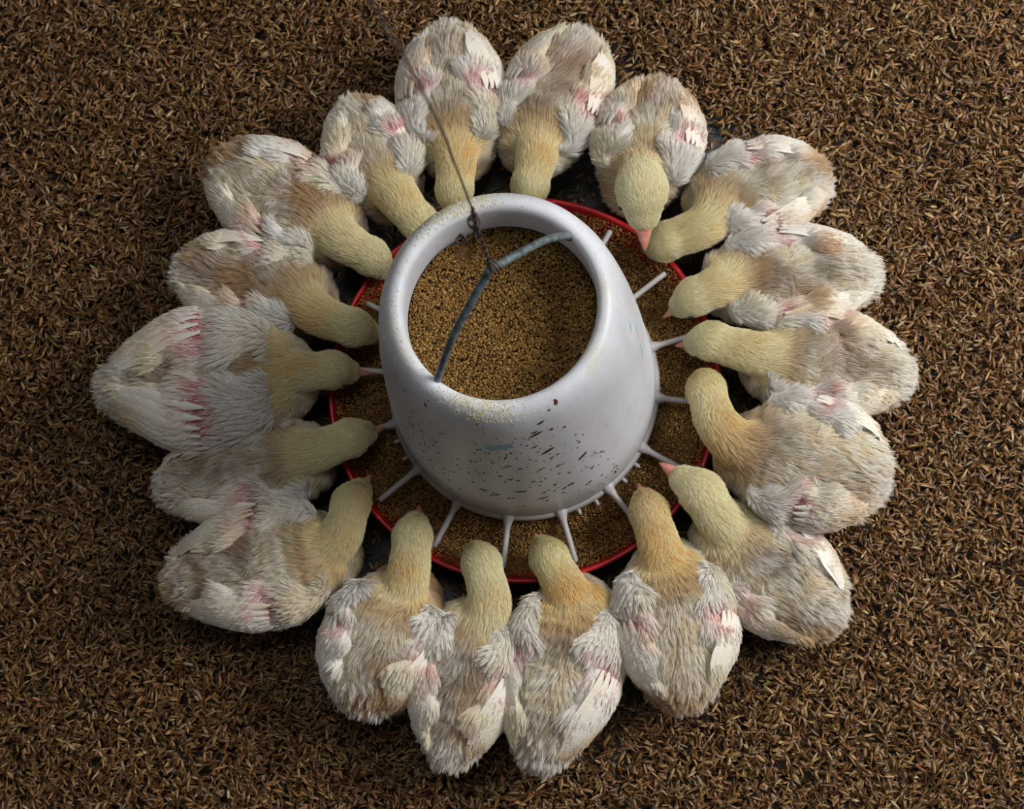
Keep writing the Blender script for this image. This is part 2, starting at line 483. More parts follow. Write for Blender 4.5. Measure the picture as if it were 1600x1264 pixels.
# red pan
prof = [(.0, .004), (.12, .004), (.168, .006), (.178, .02), (.1855, .05), (.1870, .0560), (.1882, .0578), (.1905, .0580), (.1918, .0565), (.1915, .0540), (.1900, .0530), (.188, .048), (.181, .018), (.172, .001), (.12, .0), (.0, .0)]
v, f = lathe(prof[1:-1], 128)
o = mesh_obj('pan', v, f, M_red, feeder); o['label'] = 'round red plastic pan under the hopper'
# galvanised bail across the mouth
E0 = P(683, 596, .345); E1 = P(890, 368, .345)
mid = (E0 + E1) / 2
best = min((((PIX((mid.x, mid.y, z))[1] - 420) ** 2, z) for z in np.linspace(.38, .56, 90)))
APZ = best[1]; APX = P(766, 420, APZ)
def lerp3(a, b, t, s=0): 
    q = a.lerp(b, t); return (q.x, q.y, q.z + s)
bp_ = [lerp3(E0, E0, 0, -.006), tuple(E0), lerp3(E0, APX, .33, .016), lerp3(E0, APX, .68, .010), lerp3(E0, APX, .93, .001), tuple(APX), lerp3(APX, E1, .10, .001),
       lerp3(APX, E1, .4, .008), lerp3(APX, E1, .72, .012), tuple(E1), lerp3(E1, E1, 0, -.004)]
v, f = tube(catmull(bp_, 60), .0031, 12)
o = mesh_obj('bail_rod', v, f, M_steel, feeder); o['label'] = 'bent grey galvanised rod across the mouth'
for E in (E0, E1):
    v, f = sphere(tuple(E), (.0046, .0046, .003)); mesh_obj('rod_hole', v, f, M_wire, feeder)

# twisted hanging wire
def wire_axis(z):
    base = np.array(APX)
    return base
knot = [(766, 420, APZ + .003), (762, 405, APZ + .03), (754, 380, APZ + .07), (744, 352, APZ + .11), (737, 325, APZ + .145)]
kp = np.array([tuple(P(*k)) for k in knot])
top = kp[-1]
up = [top]
for (px, py, dz) in [(713, 262, .09), (690, 203, .16), (664, 150, .23), (628, 82, .31), (560, -30, .42), (450, -260, .56)]:
    up.append(np.array(P(px, py, top[2] + dz)))
wire = empty('hanging_wire', tuple(APX), 'thin rusty twisted wire rising from the bent rod of the feeder', 'wire')
main = catmull(np.vstack([kp, np.array(up[1:])]), 160)
v, f = tube(main, .00068, 7)
mesh_obj('main_strand', v, f, M_wire, wire)
tw = catmull(kp, 140)
tt = np.linspace(0, 1, 140)
w = np.stack([np.cos(tt * 70), np.sin(tt * 70), 0 * tt], -1) * .0011
v, f = tube(tw + w, .0006, 7); mesh_obj('twisted_strand', v, f, M_wire, wire)
v, f = tube([np.array(APX) + np.array((.0048 * math.cos(t) * .9, .0048 * math.cos(t) * -.75, .0048 * math.sin(t))) + np.array((.0007, .0008, 0)) * t * .35 for t in np.linspace(0, 16, 70)], .0008, 7)
mesh_obj('wrap_turn', v, f, M_wire, wire)
def curl(c, r, turns, tail, name):
    pts = []
    for t in np.linspace(0, turns * 2 * math.pi, 40):
        pts.append(np.array(c) + r * (np.array(CR) * math.cos(t) + np.array(CU) * math.sin(t)) + np.array((0, 0, .0006)) * t)
    pts += [np.array(q) for q in tail]
    v, f = tube(pts, .0008, 7); mesh_obj(name, v, f, M_wire, wire)
zc = APZ + .10
curl(P(742, 350, zc), .0038, 1.8, [P(741, 362, zc), P(744, 372, zc - .01), P(738, 378, zc - .015)], 'wire_curl')
curl(P(721, 377, zc - .02), .0030, 1.3, [P(728, 376, zc - .02), P(735, 377, zc - .02), P(742, 371, zc - .01)], 'wire_curl')
curl(P(741, 341, zc + .01), .0022, 1.2, [P(740, 347, zc)], 'wire_curl')

# ------------------------------------------------------------------ feed
OCT = np.array([(1, 0, 0), (-1, 0, 0), (0, 1, 0), (0, -1, 0), (0, 0, 1), (0, 0, -1)], float)
OF = np.array([(0, 2, 4), (2, 1, 4), (1, 3, 4), (3, 0, 4), (2, 0, 5), (1, 2, 5), (3, 1, 5), (0, 3, 5)])
def crumbs(name, pos, size, label, parent=None, seed=1, dark=1.0):
    g = np.random.default_rng(seed); n = len(pos); dark *= .85
    S = size * g.uniform(.55, 1.35, (n, 1, 1)) * g.uniform(.6, 1.3, (n, 6, 1))
    q = g.normal(size=(n, 4)); q /= np.linalg.norm(q, axis=1)[:, None]
    w, x, y, z = q.T
    R = np.stack([1 - 2 * (y * y + z * z), 2 * (x * y - z * w), 2 * (x * z + y * w), 2 * (x * y + z * w), 1 - 2 * (x * x + z * z), 2 * (y * z - x * w),
                  2 * (x * z - y * w), 2 * (y * z + x * w), 1 - 2 * (x * x + y * y)], -1).reshape(n, 3, 3)
    Vc = np.einsum('nij,nvj->nvi', R, OCT[None] * S) + pos[:, None]
    Fc = (OF[None] + (np.arange(n) * 6)[:, None, None]).reshape(-1, 3)
    pal = np.array([(0.36, 0.20, 0.055), (0.27, 0.145, 0.042), (0.44, 0.26, 0.085), (0.17, 0.09, 0.03), (0.50, 0.34, 0.14)])
    c = pal[g.choice(5, n, p=[.36, .32, .16, .13, .03])] * g.uniform(.8, 1.2, (n, 1)) * dark
    o = mesh_obj(name, Vc.reshape(-1, 3), Fc, M_feed, smooth=False, color=np.repeat(c, 6, axis=0))
    o['kind'] = 'stuff'; o['label'] = label; o['category'] = 'feed'
    return o
n = 17000
r = .080 * np.sqrt(rng.random(n)); a = rng.uniform(0, 2 * np.pi, n)
x, y = r * np.cos(a), r * np.sin(a)
lvl = .304 - .03 * (y - x * .35)
lvl += .0012 * Noise3(12, 90)(np.stack([x, y, x * 0], -1))
lvl -= .009 * np.exp(-(((x + .035) ** 2 + (y - .058) ** 2) / .00010))
z = lvl - rng.random(n) * .0018
ok = z < .335
wall_in = np.interp(z, [.275, .295, .31, .33], [.088, .0785, .0765, .0755])
ok &= r < wall_in - .001
crumbs('hopper_feed', np.stack([x, y, z], -1)[ok], .00112, 'golden brown feed crumbs filling the open hopper', seed=2)
rr = np.linspace(0, .0765, 24)
v, f = lathe([(max(q, .0001), .3022) for q in rr], 64)
v = [(p[0], p[1], p[2] - .0042 - .03 * (p[1] - .35 * p[0])) for p in v]
fb = mesh_obj('hopper_feed_bed', v, f, noise_mat('feed_bed', (.10, .055, .02), (.2, .11, .04), 500, rough=.9, bump=.5))
fb['kind'] = 'stuff'; fb['label'] = 'packed brown feed under the loose crumbs in the hopper'; fb['category'] = 'feed'
n = 42000
r = np.sqrt(rng.uniform(.105 ** 2, .1855 ** 2, n)); a = rng.uniform(0, 2 * np.pi, n)
x, y = r * np.cos(a), r * np.sin(a)
lv = .036 + .012 * np.clip((r - .12) / -.06 + 1, 0, 1) - .006 * np.exp(-((r - .155) / .015) ** 2) + .017 * np.clip((r - .160) / .024, 0, 1) + .0028 * Noise3(21, 45)(np.stack([x, y, x * 0], -1))
z = np.maximum(lv, .012) - rng.random(n) * .002
okp = r < np.interp(z, [.006, .02, .05], [.168, .177, .1855]) - .0004
crumbs('pan_feed', np.stack([x, y, z], -1)[okp], .00098, 'brown feed crumbs lying in the red pan', seed=3)
v, f = lathe([(q, .024 + .012 * max(0, min(1, (q - .12) / -.06 + 1)) - .006 * math.exp(-((q - .155) / .015) ** 2)) for q in np.linspace(.05, .178, 24)], 96)
pb = mesh_obj('pan_feed_bed', v, f, bpy.data.materials['feed_bed'])
pb['kind'] = 'stuff'; pb['label'] = 'packed brown feed at the bottom of the red pan'; pb['category'] = 'feed'

# ------------------------------------------------------------------ chicks
WU = np.array([-.08, 0, .1, .28, .5, .7, .85, .95, 1.0, 1.04]); WR = np.array([.34, .66, .86, .98, 1.0, .96, .86, .72, .56, .3])
def wr(u, tail=0.0): return np.interp(u, WU, WR) * (1 - tail * np.clip((np.asarray(u) - .55) / .45, 0, 1) ** 1.3)

def remesh(V, F, voxel, iters):
    me = bpy.data.meshes.new('tmp'); me.from_pydata([tuple(map(float, p)) for p in V], [], F); me.update()
    o = bpy.data.objects.new('tmp', me); COL.objects.link(o)
    m = o.modifiers.new('r', 'REMESH'); m.mode = 'VOXEL'; m.voxel_size = voxel
    s = o.modifiers.new('s', 'SMOOTH'); s.iterations = iters; s.factor = .5
    dg = bpy.context.evaluated_depsgraph_get(); dg.update()
    ev = o.evaluated_get(dg); m2 = ev.to_mesh()
    nv = len(m2.vertices); co = np.empty(nv * 3, np.float32); m2.vertices.foreach_get('co', co)
    m2.calc_loop_triangles()
    tr = np.empty(len(m2.loop_triangles) * 3, np.int32); m2.loop_triangles.foreach_get('vertices', tr)
    polys = [tuple(p.vertices) for p in m2.polygons]
    ev.to_mesh_clear()
    bpy.data.objects.remove(o); bpy.data.meshes.remove(me)
    return co.reshape(-1, 3).astype(float), tr.reshape(-1, 3), polys

def sample_surface(V, T, n, g, minz=-.35):
    a, b, c = V[T[:, 0]], V[T[:, 1]], V[T[:, 2]]
    N = np.cross(b - a, c - a); A = np.linalg.norm(N, axis=1) + 1e-15; N = N / A[:, None]
    w = A * (N[:, 2] > minz)
    i = g.choice(len(T), n, p=w / w.sum())
    r1, r2 = np.sqrt(g.random(n)), g.random(n)
    p = a[i] * (1 - r1)[:, None] + b[i] * (r1 * (1 - r2))[:, None] + c[i] * (r1 * r2)[:, None]
    # smooth normals
    VN = np.zeros_like(V)
    for k in range(3): np.add.at(VN, T[:, k], N * A[:, None])
    VN /= np.linalg.norm(VN, axis=1)[:, None] + 1e-12
    nn = VN[T[i, 0]] * (1 - r1)[:, None] + VN[T[i, 1]] * (r1 * (1 - r2))[:, None] + VN[T[i, 2]] * (r1 * r2)[:, None]
    nn /= np.linalg.norm(nn, axis=1)[:, None] + 1e-12
    return p, nn

def nearest(A, B):
    """index in B of the nearest point to each of A"""
    out = np.empty(len(A), np.int32); B = B.astype(np.float32); b2 = (B * B).sum(1)
    for s in range(0, len(A), 8192):
        q = A[s:s + 8192].astype(np.float32)
        out[s:s + 8192] = np.argmin(b2[None] - 2 * q @ B.T, axis=1)
    return out

def hair(name, p, nrm, flow, length, lift, clump, nclump, color, rad, g, parent, root, K=5):
    n = len(p)
    def shape(p, nrm, flow, length, lift):
        t = np.linspace(0, 1, K)
        d = flow + nrm * lift[:, None]; d /= np.linalg.norm(d, axis=1)[:, None] + 1e-12
        bend = flow * .9 - nrm * (.35 * lift)[:, None]
        P_ = p[:, None] + d[:, None] * (length[:, None] * t)[..., None] + bend[:, None] * (length[:, None] * .35 * t ** 2)[..., None]
        return P_
    pts = shape(p, nrm, flow, length, lift)
    if nclump:
        ci = g.choice(n, nclump, replace=False)
        near = nearest(p, p[ci])
        guide = pts[ci][near]
        t = np.linspace(0, 1, K) ** 1.1
        k = clump[:, None] * t[None]
        # hairs keep their own length: converge sideways on the guide
        pts = pts * (1 - k[..., None]) + guide * k[..., None]
    hc = bpy.data.hair_curves.new(name)
    hc.add_curves([K] * n)
    pts = pts - np.array(root.location)
    hc.attributes['position'].data.foreach_set('vector', pts.astype(np.float32).ravel())
    ra = hc.attributes.get('radius') or hc.attributes.new('radius', 'FLOAT', 'POINT')
    prof = np.array([1.0, .95, .8, .55, .18]) if K == 5 else np.linspace(1, .2, K)
    ra.data.foreach_set('value', (rad[:, None] * prof[None]).astype(np.float32).ravel())
    ca = hc.attributes.new('tint', 'FLOAT_COLOR', 'CURVE')
    c = np.ones((n, 4), np.float32); c[:, :3] = np.clip(color, .005, .95)
    ca.data.foreach_set('color', c.ravel())
    hc.materials.append(M_down)
    o = bpy.data.objects.new(name, hc); link(o, parent); o['kind'] = 'stuff'
    return o

LEMON = np.array((.95, .82, .47)); PALE = np.array((.95, .88, .65)); WARM = np.array((.93, .62, .25)); CREAM = np.array((.90, .80, .60))
WHITE = np.array((.96, .92, .86)); GREY = np.array((.42, .37, .28)); PINK = np.array((.62, .17, .17)); STAIN = np.array((.52, .32, .14)); ROSE = np.array((.78, .58, .54))

def mixc(a, b, t): return a * (1 - t[:, None]) + b * t[:, None]

DENS = 1.0
def make_chick(i, label, T, S, neck, H, B, W, zb=0.0, zh=.084, zbk=.058, head=1.0, inn=(.42, .42), lemon=.5, nape=.5, grey=.5, stain=.3, beak=1.0, tail=.12, open_=(0, 0), fwd_ext=.023):
    """T tail, S front of the body, neck points, H head and B beak tip are seen at these pixels; W is the body's width in pixels"""
    g = np.random.default_rng(100 + i)
    zc = .066 + zb
    t3 = np.array(P(*T, zc + .006)); s3 = np.array(P(*S, zc))
    s3 = s3 + (s3 - t3) / np.linalg.norm(s3 - t3) * fwd_ext
    L = np.linalg.norm((t3 - s3)[:2]); ax = np.array([*(t3 - s3)[:2], 0]) / L           # from shoulder to tail
    t3 = t3 - ax * .006; L -= .006
    sd = np.array([-ax[1], ax[0], 0]); upv = np.array([0, 0, 1.0])
    HW = W / 2 / 1630 - .0045; HH = min(.047, HW * .95)
    root = empty('chick', (float((t3[0] + s3[0]) / 2), float((t3[1] + s3[1]) / 2), .008), label, 'chick', 'chicks ringed around the feeder')
    def axis(u): return s3 + ax * (L * u) + upv * (.006 * u)
    def hull(u, ph, off=0.0):
        u = np.asarray(u, float); ph = np.asarray(ph, float)
        w = HW * wr(u, tail); h = HH * wr(u, tail) ** .75
        c = s3 + ax * (L * u)[..., None] + upv * (.006 * u)[..., None]
        return c + sd * ((w + off) * np.sin(ph))[..., None] + upv * ((h + off) * np.cos(ph))[..., None]
    # --- skeleton
    Hh = np.array(P(*H, zh)); Bt = np.array(P(*B, zbk))
    npts = [np.array(P(*q, zc + .020 + (zh - zc - .012) * (k + 1) / (len(neck) + 1))) for k, q in enumerate(neck)]
    sp = catmull([axis(.36) + upv * .006, axis(.20) + upv * .014] + npts + [Hh], 30)
    bd = Bt - Hh; bl = np.linalg.norm(bd); bd /= bl
    side_h = np.cross(upv, bd); side_h /= np.linalg.norm(side_h); up_h = np.cross(bd, side_h)
    geo = []
    for u in np.linspace(0, 1.0, 15):
        geo.append(sphere(axis(u), (L * .085, HW * wr(u, tail), HH * wr(u, tail) ** .75), axes=(ax, sd, upv), nu=20, nv=12))
    # breast
    geo.append(sphere(axis(.12) - upv * .008, (HW * .75, HW * .72, HH * .8), axes=(ax, sd, upv)))
    nr = .0168 * head
    for k, q in enumerate(sp):
        t = k / 29
        geo.append(sphere(q, np.interp(t, [0, .25, .55, 1], [HW * .60, .0260, .0190, nr]), nu=14, nv=10))
    geo.append(sphere(Hh, (.0225 * head, .0182 * head, .0182 * head), axes=(bd, side_h, up_h), nu=20, nv=14))
    geo.append(sphere(Hh + bd * .014 * head - up_h * .001, (.0155 * head, .0125 * head, .0125 * head), axes=(bd, side_h, up_h), nu=16, nv=12))
    V, F = merge(geo)
    V, T_, polys = remesh(V, F, .0028, 8)
    # --- spine for flow: from beak to tail
    full = np.vstack([[Hh + bd * .03 * head, Hh + bd * .012], sp[::-1], [axis(u) for u in np.linspace(.36, 1.05, 16)]])
    tang = np.gradient(full, axis=0); tang /= np.linalg.norm(tang, axis=1)[:, None]
    ntot = len(full)
    reg = np.concatenate([[3.0, 2.6], np.linspace(2.2, .72, 30), np.linspace(.64, 0, 16)])        # >2 head, 1..2 neck, <1 body
    def fields(p):
        k = nearest(p, full)
        rel = p - s3
        u = rel @ ax / L; v = rel @ sd / HW
        return k, reg[k], tang[k], u, v
    stainN = Noise3(i * 7 + 1, 95); fineN = Noise3(i * 7 + 2, 330); warmN = Noise3(i * 7 + 3, 60)
    headc = PALE * (1 - lemon) + LEMON * lemon
    def body_color(p, R, u, v):
        bodyish = np.clip((1.50 - R) / .26, 0, 1)
        low = np.clip((s3[2] + .024 - p[:, 2]) / .012, 0, 1) * np.clip((u + .16) / .08, 0, 1)
        bodyish = np.maximum(bodyish, low)
        s1, s2, s3_ = stainN(p), fineN(p), warmN(p)
        back = mixc(np.broadcast_to(CREAM, (len(p), 3)), GREY, np.clip(grey * 1.35 * np.exp(-(v / .5) ** 2) * (1 + .35 * s3_) + .35 * s1 * grey, 0, .95))
        back = mixc(back, np.array((.30, .24, .24)), np.clip((s1 - .9) * .6 * grey * np.exp(-(v / .45) ** 2), 0, .5))
        back = mixc(back, WHITE, np.clip((u - .82) * 3.5, 0, .8) * (s1 > -1.2))
        back = mixc(back, WHITE, np.clip(.25 + .4 * s2, 0, .6))
        back = mixc(back, ROSE * .8, np.clip(.16 * (s3_ + .5), 0, .35))
        hd = np.broadcast_to(headc, (len(p), 3))
        nk = np.clip(1 - np.abs(R - 1.74) / .42, 0, 1)
        hd = mixc(hd, WARM, np.clip(nk * nape * (1.0 + .35 * s1), 0, .85))
        hd = mixc(hd, PALE, np.clip(.2 * s2 + .1, 0, .35))
        hd = mixc(hd, WARM * .8, np.clip((s3_ - .9) * .5 * nape, 0, .35))
        c = mixc(hd, back, bodyish)
        c = mixc(c, STAIN, np.clip(stain * (s1 * .9 + .8 * s3_ - .45 + .8 * np.clip(u - .7, 0, 1)) * bodyish, 0, .75))
        # tan collar where the neck leaves the body
        col = np.exp(-((R - 1.38) / .13) ** 2) * (1 - low)
        c = mixc(c, STAIN * 1.1, np.clip(col * (.25 + .45 * nape) * (1 + .3 * s2), 0, .6))
        return c
    k, R, tg, u, v = fields(V)
    sk = body_color(V, R, u, v) * .62
    sk = mixc(sk, PINK * .75, np.clip(.45 * (R < 1.0) * np.ones(len(V)) + .0, 0, 1))
    bo = mesh_obj('body', V, polys, M_skin, root, color=sk)
    # --- down on body, neck and head
    area_n = int(58000 * DENS)
    p, nn = sample_surface(V, T_, area_n, g)
    k, R, tg, u, v = fields(p)
    kp_ = g.random(area_n) < np.clip(.5 + .5 * (R - .95) / .3, .5, 1)
    p, nn, R, tg, u, v = p[kp_], nn[kp_], R[kp_], tg[kp_], u[kp_], v[kp_]
    headish = np.clip((R - 1.1) / .6, 0, 1)
    flow = tg - nn * (tg * nn).sum(1)[:, None]
    flow /= np.linalg.norm(flow, axis=1)[:, None] + 1e-9
    mess = np.where(R < 1.1, .34, .20)[:, None]
    swirl = Noise3(i * 11 + 5, 120); sw2 = Noise3(i * 11 + 6, 120); sw3 = Noise3(i * 11 + 8, 120)
    flow = flow + np.stack([swirl(p), sw2(p), sw3(p) * .3], -1) * mess * .8 + g.normal(0, 1, p.shape) * mess * .35
    flow -= nn * (flow * nn).sum(1)[:, None] * .9
    flow /= np.linalg.norm(flow, axis=1)[:, None] + 1e-9
    ln = np.interp(R, [0, .1, .7, 1.2, 1.6, 2.0, 2.6], [.011, .0100, .0095, .0105, .0078, .0050, .0032]) * g.uniform(.6, 1.3, len(p))
    lf = np.interp(R, [0, 1, 1.6, 2.6], [.40, .5, .65, .5]) * g.uniform(.6, 1.4, len(p))
    cl = np.interp(R, [0, 1.0, 1.5, 2.2], [.72, .6, .35, .15]) * g.uniform(.6, 1.2, len(p)).clip(0, 1.2)
    col = body_color(p, R, u, v) * (g.uniform(.78, 1.18, (len(p), 1)))
    rad = np.interp(R, [0, 1, 2], [.00019, .00018, .00012]) * g.uniform(.7, 1.3, len(p))
    hair('body_down', p, nn, flow, ln, lf, cl.clip(0, .85), 3000, col, rad, g, root, root)
    # --- wings: thickened patches lying on the flanks
    for si, s in enumerate((-1, 1)):
        i0 = inn[si]; op = open_[si]
        nu_, nq = 40, 16
        uu = np.linspace(.06, 1.0, nu_); qq = np.linspace(0, 1, nq)
        U, Q = np.meshgrid(uu, qq, indexing='ij')
        tU = (U - .06) / .94
        wz = g.uniform(0, 6.28, 3); fe_ = min(1.0, .25 + 2 * i0)
        ph0 = i0 + .07 * np.sin(tU * 14 + wz[0]) + .05 * np.sin(tU * 27 + wz[1]) + .28 * fe_ * np.clip(1 - tU * 3, 0, 1) + .10 * fe_ * np.sin(tU * 9 + i) + np.clip(tU - .75, 0, 1) * 1.2 * fe_
        ph1 = 1.15 + .55 * np.sin(np.clip(tU, 0, 1) * math.pi) - .0 * tU
        PH = ph0 + (ph1 - ph0) * Q
        th = .0115 * np.sin(np.pi * np.clip(Q, 0, 1) ** .8) ** .5 * np.clip(np.sin(np.pi * np.clip(tU, .0, 1) ** .8), 0, 1) ** .45
        th += op * .012 * np.exp(-((tU - .3) / .25) ** 2) * np.sin(np.pi * Q) ** .5
        dent = .0070 * np.exp(-(((tU - .40) / .09) ** 2 + ((Q - .38) / .30) ** 2))
        th = th - dent
        outer = hull(U, s * PH, th + .0008)
        innr = hull(U, s * PH, -.004 + 0 * th)
        Vw = np.vstack([outer.reshape(-1, 3), innr.reshape(-1, 3)])
        idx = np.arange(nu_ * nq).reshape(nu_, nq); o2 = nu_ * nq
        Fo = np.stack([idx[:-1, :-1], idx[1:, :-1], idx[1:, 1:], idx[:-1, 1:]], -1).reshape(-1, 4)
        if s > 0: Fo = Fo[:, ::-1]
        Fi = Fo[:, ::-1] + o2
        ring = np.concatenate([idx[0, :], idx[1:, -1], idx[-1, -2::-1], idx[-2:0:-1, 0]])
        r2 = np.roll(ring, -1)
        Fe = np.stack([ring, r2, r2 + o2, ring + o2], -1)
        if s < 0: Fe = Fe[:, ::-1]
        # face winding is fixed below by the sign of the first outer normal
        Fw = np.vstack([Fo, Fi, Fe])
        uq = np.vstack([np.stack([tU, Q], -1).reshape(-1, 2)] * 2)
        def wing_color(pp, tu, q):
            s1, s2 = stainN(pp), fineN(pp)
            c = np.broadcast_to(WHITE, (len(pp), 3))
            c = mixc(c, CREAM, np.clip(.30 + .35 * warmN(pp) + (tu - .5) * .6, 0, .85))
            c = mixc(c, STAIN * 1.25, np.clip(stain * (1.0 * s1 - .35 + 1.6 * np.clip(tu - .65, 0, 1)) * np.clip((tu - .35) * 4, 0, 1), 0, .7))
            spot = np.exp(-(((tu - .40) / .085) ** 2 + ((q - .36) / .26) ** 2))
            c = mixc(c, PINK * 1.15, np.clip(spot * (1.0 + .5 * s2), 0, .88))
            band = np.exp(-(((tu - .33 - .25 * q) / .14) ** 2)) * np.clip(q * 1.5, 0, 1)
            c = mixc(c, ROSE * .85, np.clip(band * (.35 + .3 * s2), 0, .6))
            return c, spot, band
        cw, sp_, bn_ = wing_color(Vw, uq[:, 0], uq[:, 1])
        skw = mixc(cw * .6, PINK * .75, np.clip(.35 + .6 * sp_, 0, 1))
        wing = mesh_obj('wing', Vw, Fw.astype(np.int32), M_skin, root, color=skw)
        # feathers and down on the wing
        nw = int(17000 * DENS)
        Tw = np.vstack([Fo[:, [0, 1, 2]], Fo[:, [0, 2, 3]]])
        pw, nw_ = sample_surface(Vw, Tw, nw, g, minz=-2)
        outdir = pw - axis(.5)
        flip = np.sign(((nw_ * (pw - (s3 + ax * ((pw - s3) @ ax)[:, None]))).sum(1)))
        nw_ = nw_ * flip[:, None]
        kk = nearest(pw, Vw[:o2]); tu = uq[kk, 0]; q = uq[kk, 1]
        lat = sd * (-s)                                                        # towards the back's midline
        fl = ax[None] + lat[None] * (.55 * np.exp(-((tu - .15) / .22) ** 2) * (1 - q) + .12 * (1 - q) - .10)[:, None]
        nf1, nf2 = Noise3(i * 13 + si, 110), Noise3(i * 13 + si + 40, 110)
        fl = fl + np.stack([nf1(pw), nf2(pw), 0 * nf1(pw)], -1) * .20 + g.normal(0, .07, pw.shape)
        fl -= nw_ * (fl * nw_).sum(1)[:, None]
        fl /= np.linalg.norm(fl, axis=1)[:, None] + 1e-9
        cw, sp_, bn_ = wing_color(pw, tu, q)
        lw = np.interp(tu, [0, .3, .6, 1.0], [.0085, .0105, .0100, .0095]) * g.uniform(.65, 1.2, len(pw)) * (1 - .45 * np.clip(sp_ + .4 * bn_, 0, 1))
        keep = g.random(len(pw)) > .55 * np.clip(sp_ + .35 * bn_, 0, 1)
        lfw = g.uniform(.12, .34, len(pw)) * np.interp(tu, [0, .45, .6, 1], [1.2, 1.1, 1.0, 1.0]) + .25 * sp_ + .15 * (tu < .35)
        cw = cw * g.uniform(.85, 1.12, (len(pw), 1))
        quill = g.random(len(pw)) < .25 * np.clip(sp_ + bn_, 0, 1)
        cw[quill] = WHITE * 1.08
        radw = np.where(quill, .00030, .00018) * g.uniform(.8, 1.3, len(pw))
        hair('wing_down', pw[keep], nw_[keep], fl[keep], lw[keep], lfw[keep], (.75 * g.uniform(.6, 1.05, keep.sum())).clip(0, .85), 950, cw[keep], radw[keep], g, wing, root)
        # flight feathers, long blades from the bend of the wing to the rump
        nfe = 8
        for kf in range(nfe):
            q0 = .28 + .085 * kf; u0 = .42 + .012 * kf * (kf < 5) + g.uniform(-.01, .01)
            u1 = 1.03 - .035 * abs(kf - 3) + g.uniform(-.02, .02); q1 = .10 + .098 * kf
            fv = []; m = 9
            c0 = None
            for jj in range(m):
                t = jj / (m - 1)
                uu_ = u0 + (u1 - u0) * t; qv = q0 + (q1 - q0) * t
                tu_ = (uu_ - .06) / .94
                a0 = i0 + .28 * fe_ * max(0, 1 - tu_ * 3) + max(0, tu_ - .75) * 1.2 * fe_; a1 = 1.15 + .55 * math.sin(min(1, tu_) * math.pi)
                ph = a0 + (a1 - a0) * qv
                wid = .0066 * math.sin(math.pi * min(1, .02 + .86 * t)) ** .7
                dph = wid / (HW * float(wr(uu_, tail)) + .008)
                thk = .0115 * math.sin(math.pi * min(max(qv, 0), 1) ** .8) ** .5 * max(0, math.sin(math.pi * min(1, max(0, tu_)) ** .8)) ** .45
                for e, dz in ((-1, -.0009), (0, .0009), (1, -.0009)):
                    fv.append(hull(np.array(uu_), np.array(s * (ph + e * dph)), thk + .0002 + .0023 * min(1, t * 2.2) + dz + .0004 * (kf % 3)))
            fv = np.array(fv)
            ff = []
            for jj in range(m - 1):
                for e in (0, 1):
                    a_ = 3 * jj + e; ff.append((a_, a_ + 1, a_ + 4, a_ + 3))
            fc = mixc(np.broadcast_to(WHITE * .98, (len(fv), 3)), CREAM, np.full(len(fv), g.uniform(.05, .5)))
            fc = mixc(fc, STAIN * 1.3, np.clip(stain * (.9 * stainN(fv) - .1 + .6 * warmN(fv)), 0, .55))
            fo = mesh_obj('flight_feather', fv, np.array(ff), M_feather, root, color=fc)
            fo.parent = wing
    # --- tail tuft: fluffy white end
    cand = np.where(u > .86)[0]
    cand = g.choice(cand, 1500)
    pt = p[cand] + g.normal(0, .0006, (1500, 3)); nt_ = nn[cand]
    ft = ax[None] + g.normal(0, .22, (1500, 3)); ft /= np.linalg.norm(ft, axis=1)[:, None]
    ct = mixc(np.broadcast_to(WHITE, (1500, 3)), CREAM, np.clip(.3 + .3 * stainN(pt), 0, 1)); ct = mixc(ct, STAIN * 1.2, np.clip(stain * stainN(pt) * .8, 0, .6))
    hair('tail_down', pt, nt_, ft, g.uniform(.004, .010, 1500), g.uniform(.1, .5, 1500), np.full(1500, .7), 160, ct, np.full(1500, .00018), g, root, root)
    # --- beak: upper and lower mandible
    b0 = Hh + bd * .0235 * head - up_h * .001
    tip = Bt; bl2 = max(.012, np.linalg.norm(tip - b0)); bdir = bd
    bl2 = min(bl2, .019 * beak); tip = b0 + bdir * bl2
    ub = []; lb = []; bw_ = 1 + (beak - 1) * .8
    for t, w_, h_, dr in [(-.25, .0052, .0034, 0), (0, .0052, .0036, 0), (.3, .0044, .0032, 0), (.6, .0030, .0024, -.0003), (.85, .0015, .0015, -.0009), (1.0, .0005, .0006, -.0016)]:
        w_ *= bw_; h_ *= bw_
        c_ = b0 + bdir * bl2 * t + up_h * dr
        for a_ in np.linspace(0, math.pi, 7): ub.append(c_ + side_h * w_ * math.cos(a_) + up_h * (h_ * math.sin(a_) + .0001))
        for a_ in np.linspace(0, -math.pi, 7): lb.append(b0 + bdir * bl2 * (t * .9) + up_h * dr * .3 + side_h * w_ * .86 * math.cos(a_) + up_h * (h_ * .62 * math.sin(a_) - .0003))
    ff = []
    for j in range(5):
        for e in range(6): ff.append((7 * j + e, 7 * j + e + 1, 7 * j + 8 + e, 7 * j + 7 + e))
        ff.append((7 * j + 6, 7 * j, 7 * j + 7, 7 * j + 13))
    ff += [tuple(range(7)), tuple(range(35, 42))]
    bk = mesh_obj('upper_beak', ub, ff, M_beak, root); mesh_obj('lower_beak', lb, ff, M_beak, root)
    for s in (-1, 1):
        v_, f_ = sphere(Hh + bd * .011 * head + side_h * s * .0150 * head + up_h * .0035, .0030, nu=12, nv=8)
        mesh_obj('eye', v_, f_, M_eye, root)
        nv_, nf_ = sphere(b0 + bdir * .003 + side_h * s * .0022 + up_h * .0030, (.0013, .0006, .0005), axes=(bdir, side_h, up_h), nu=8, nv=6)
        no = mesh_obj('nostril', nv_, nf_, M_eye, root); no.parent = bk
